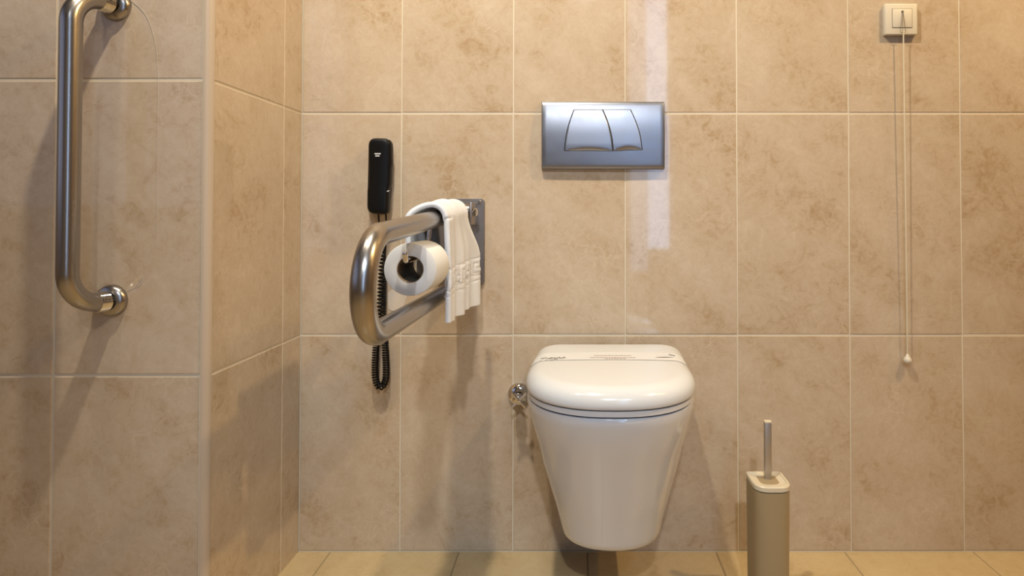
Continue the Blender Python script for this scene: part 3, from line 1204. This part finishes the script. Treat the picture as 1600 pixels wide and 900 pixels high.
obj('end_cap', bm, M['cream'], BR, 40, label='cream end cap')

# ------------------------------------------------------------------ faint pale lines on the left wall's tile
bm = B()
rs = random.Random(5)
pts = [at(x, y, STEP - 0.0002) for x, y in ((206, 2), (228, 24), (241, 60), (247, 110), (247, 200), (246, 300), (246, 385))]
tube(bm, dense(catmull(pts, 8), 0.01), 0.00035, 6)
pts = [at(x, y, STEP - 0.0002) for x, y in ((199, 455), (210, 450), (218, 441), (223, 433))]
tube(bm, catmull(pts, 6), 0.0005, 6)
pts = [at(x, y, STEP - 0.0002) for x, y in ((214, 450), (221, 443), (224, 434))]
tube(bm, catmull(pts, 6), 0.0006, 6)
wl = bpy.data.objects['wall_left']
sc = obj('pale_lines', bm, M['pale_mark'], wl, 60, label='faint pale lines beside the grab bar')
sc['kind'] = 'structure'


# ------------------------------------------------------------------ light
def lamp(name, loc, energy, col, size=0.05, typ='SPOT', **kw):
    d = bpy.data.lights.new(name, typ)
    d.energy = energy
    d.color = col
    if typ == 'SPOT':
        d.shadow_soft_size = size
        d.spot_size = math.radians(kw.get('cone', 168))
        d.spot_blend = 0.35
    elif typ == 'AREA':
        d.shape = 'RECTANGLE'
        d.size, d.size_y = size
    o = bpy.data.objects.new(name, d)
    C.objects.link(o)
    o.location = loc
    o.rotation_euler = kw.get('rot', (0, 0, 0))
    return o


WARM = (1.0, 0.75, 0.41)
SOFT = (1.0, 0.91, 0.75)
lamp('downlight_right', (1.34, 0.62, TOP - 0.02), 68, WARM, 0.035)
lamp('warm_fill_right', (1.95, 0.75, TOP - 0.02), 46, (1.0, 0.58, 0.15), 0.15)  # added lamp, warm fill for the right part of the wall
lamp('downlight_middle', (-0.30, 0.64, TOP - 0.02), 84, SOFT, 0.035)
lamp('downlight_left', (-0.86, 0.60, TOP - 0.02), 17, SOFT, 0.035)
src, dst = Vector((0.03, -1.3, TOP - 0.03)), Vector((-0.02, WALL, 0.60))
o = lamp('adjustable_spot', src, 92, (0.90, 0.94, 1.0), 0.045, cone=40)
o.data.spot_blend = 0.8
o.rotation_euler = (dst - src).to_track_quat('-Z', 'Y').to_euler()
src, dst = Vector((0.70, -1.3, TOP - 0.03)), Vector((-0.10, 1.15, 0.52))
o = lamp('cool_fill_spot', src, 52, (0.60, 0.78, 1.0), 0.12, cone=30)  # added lamp, cool fill on the roll face and bowl front
o.data.spot_blend = 1.0
o.rotation_euler = (dst - src).to_track_quat('-Z', 'Y').to_euler()

wd = bpy.data.worlds.new('world')
wd.use_nodes = True
wd.node_tree.nodes['Background'].inputs['Color'].default_value = (0.5, 0.5, 0.55, 1)
wd.node_tree.nodes['Background'].inputs['Strength'].default_value = 0.3
sc_ = bpy.context.scene
sc_.world = wd
sc_.view_settings.view_transform = 'Standard'
sc_.view_settings.look = 'None'
sc_.view_settings.exposure = 0.03
sc_.view_settings.gamma = 1.0
sc_.view_settings.use_curve_mapping = False
sc_.cycles.max_bounces = 8
sc_.cycles.diffuse_bounces = 1
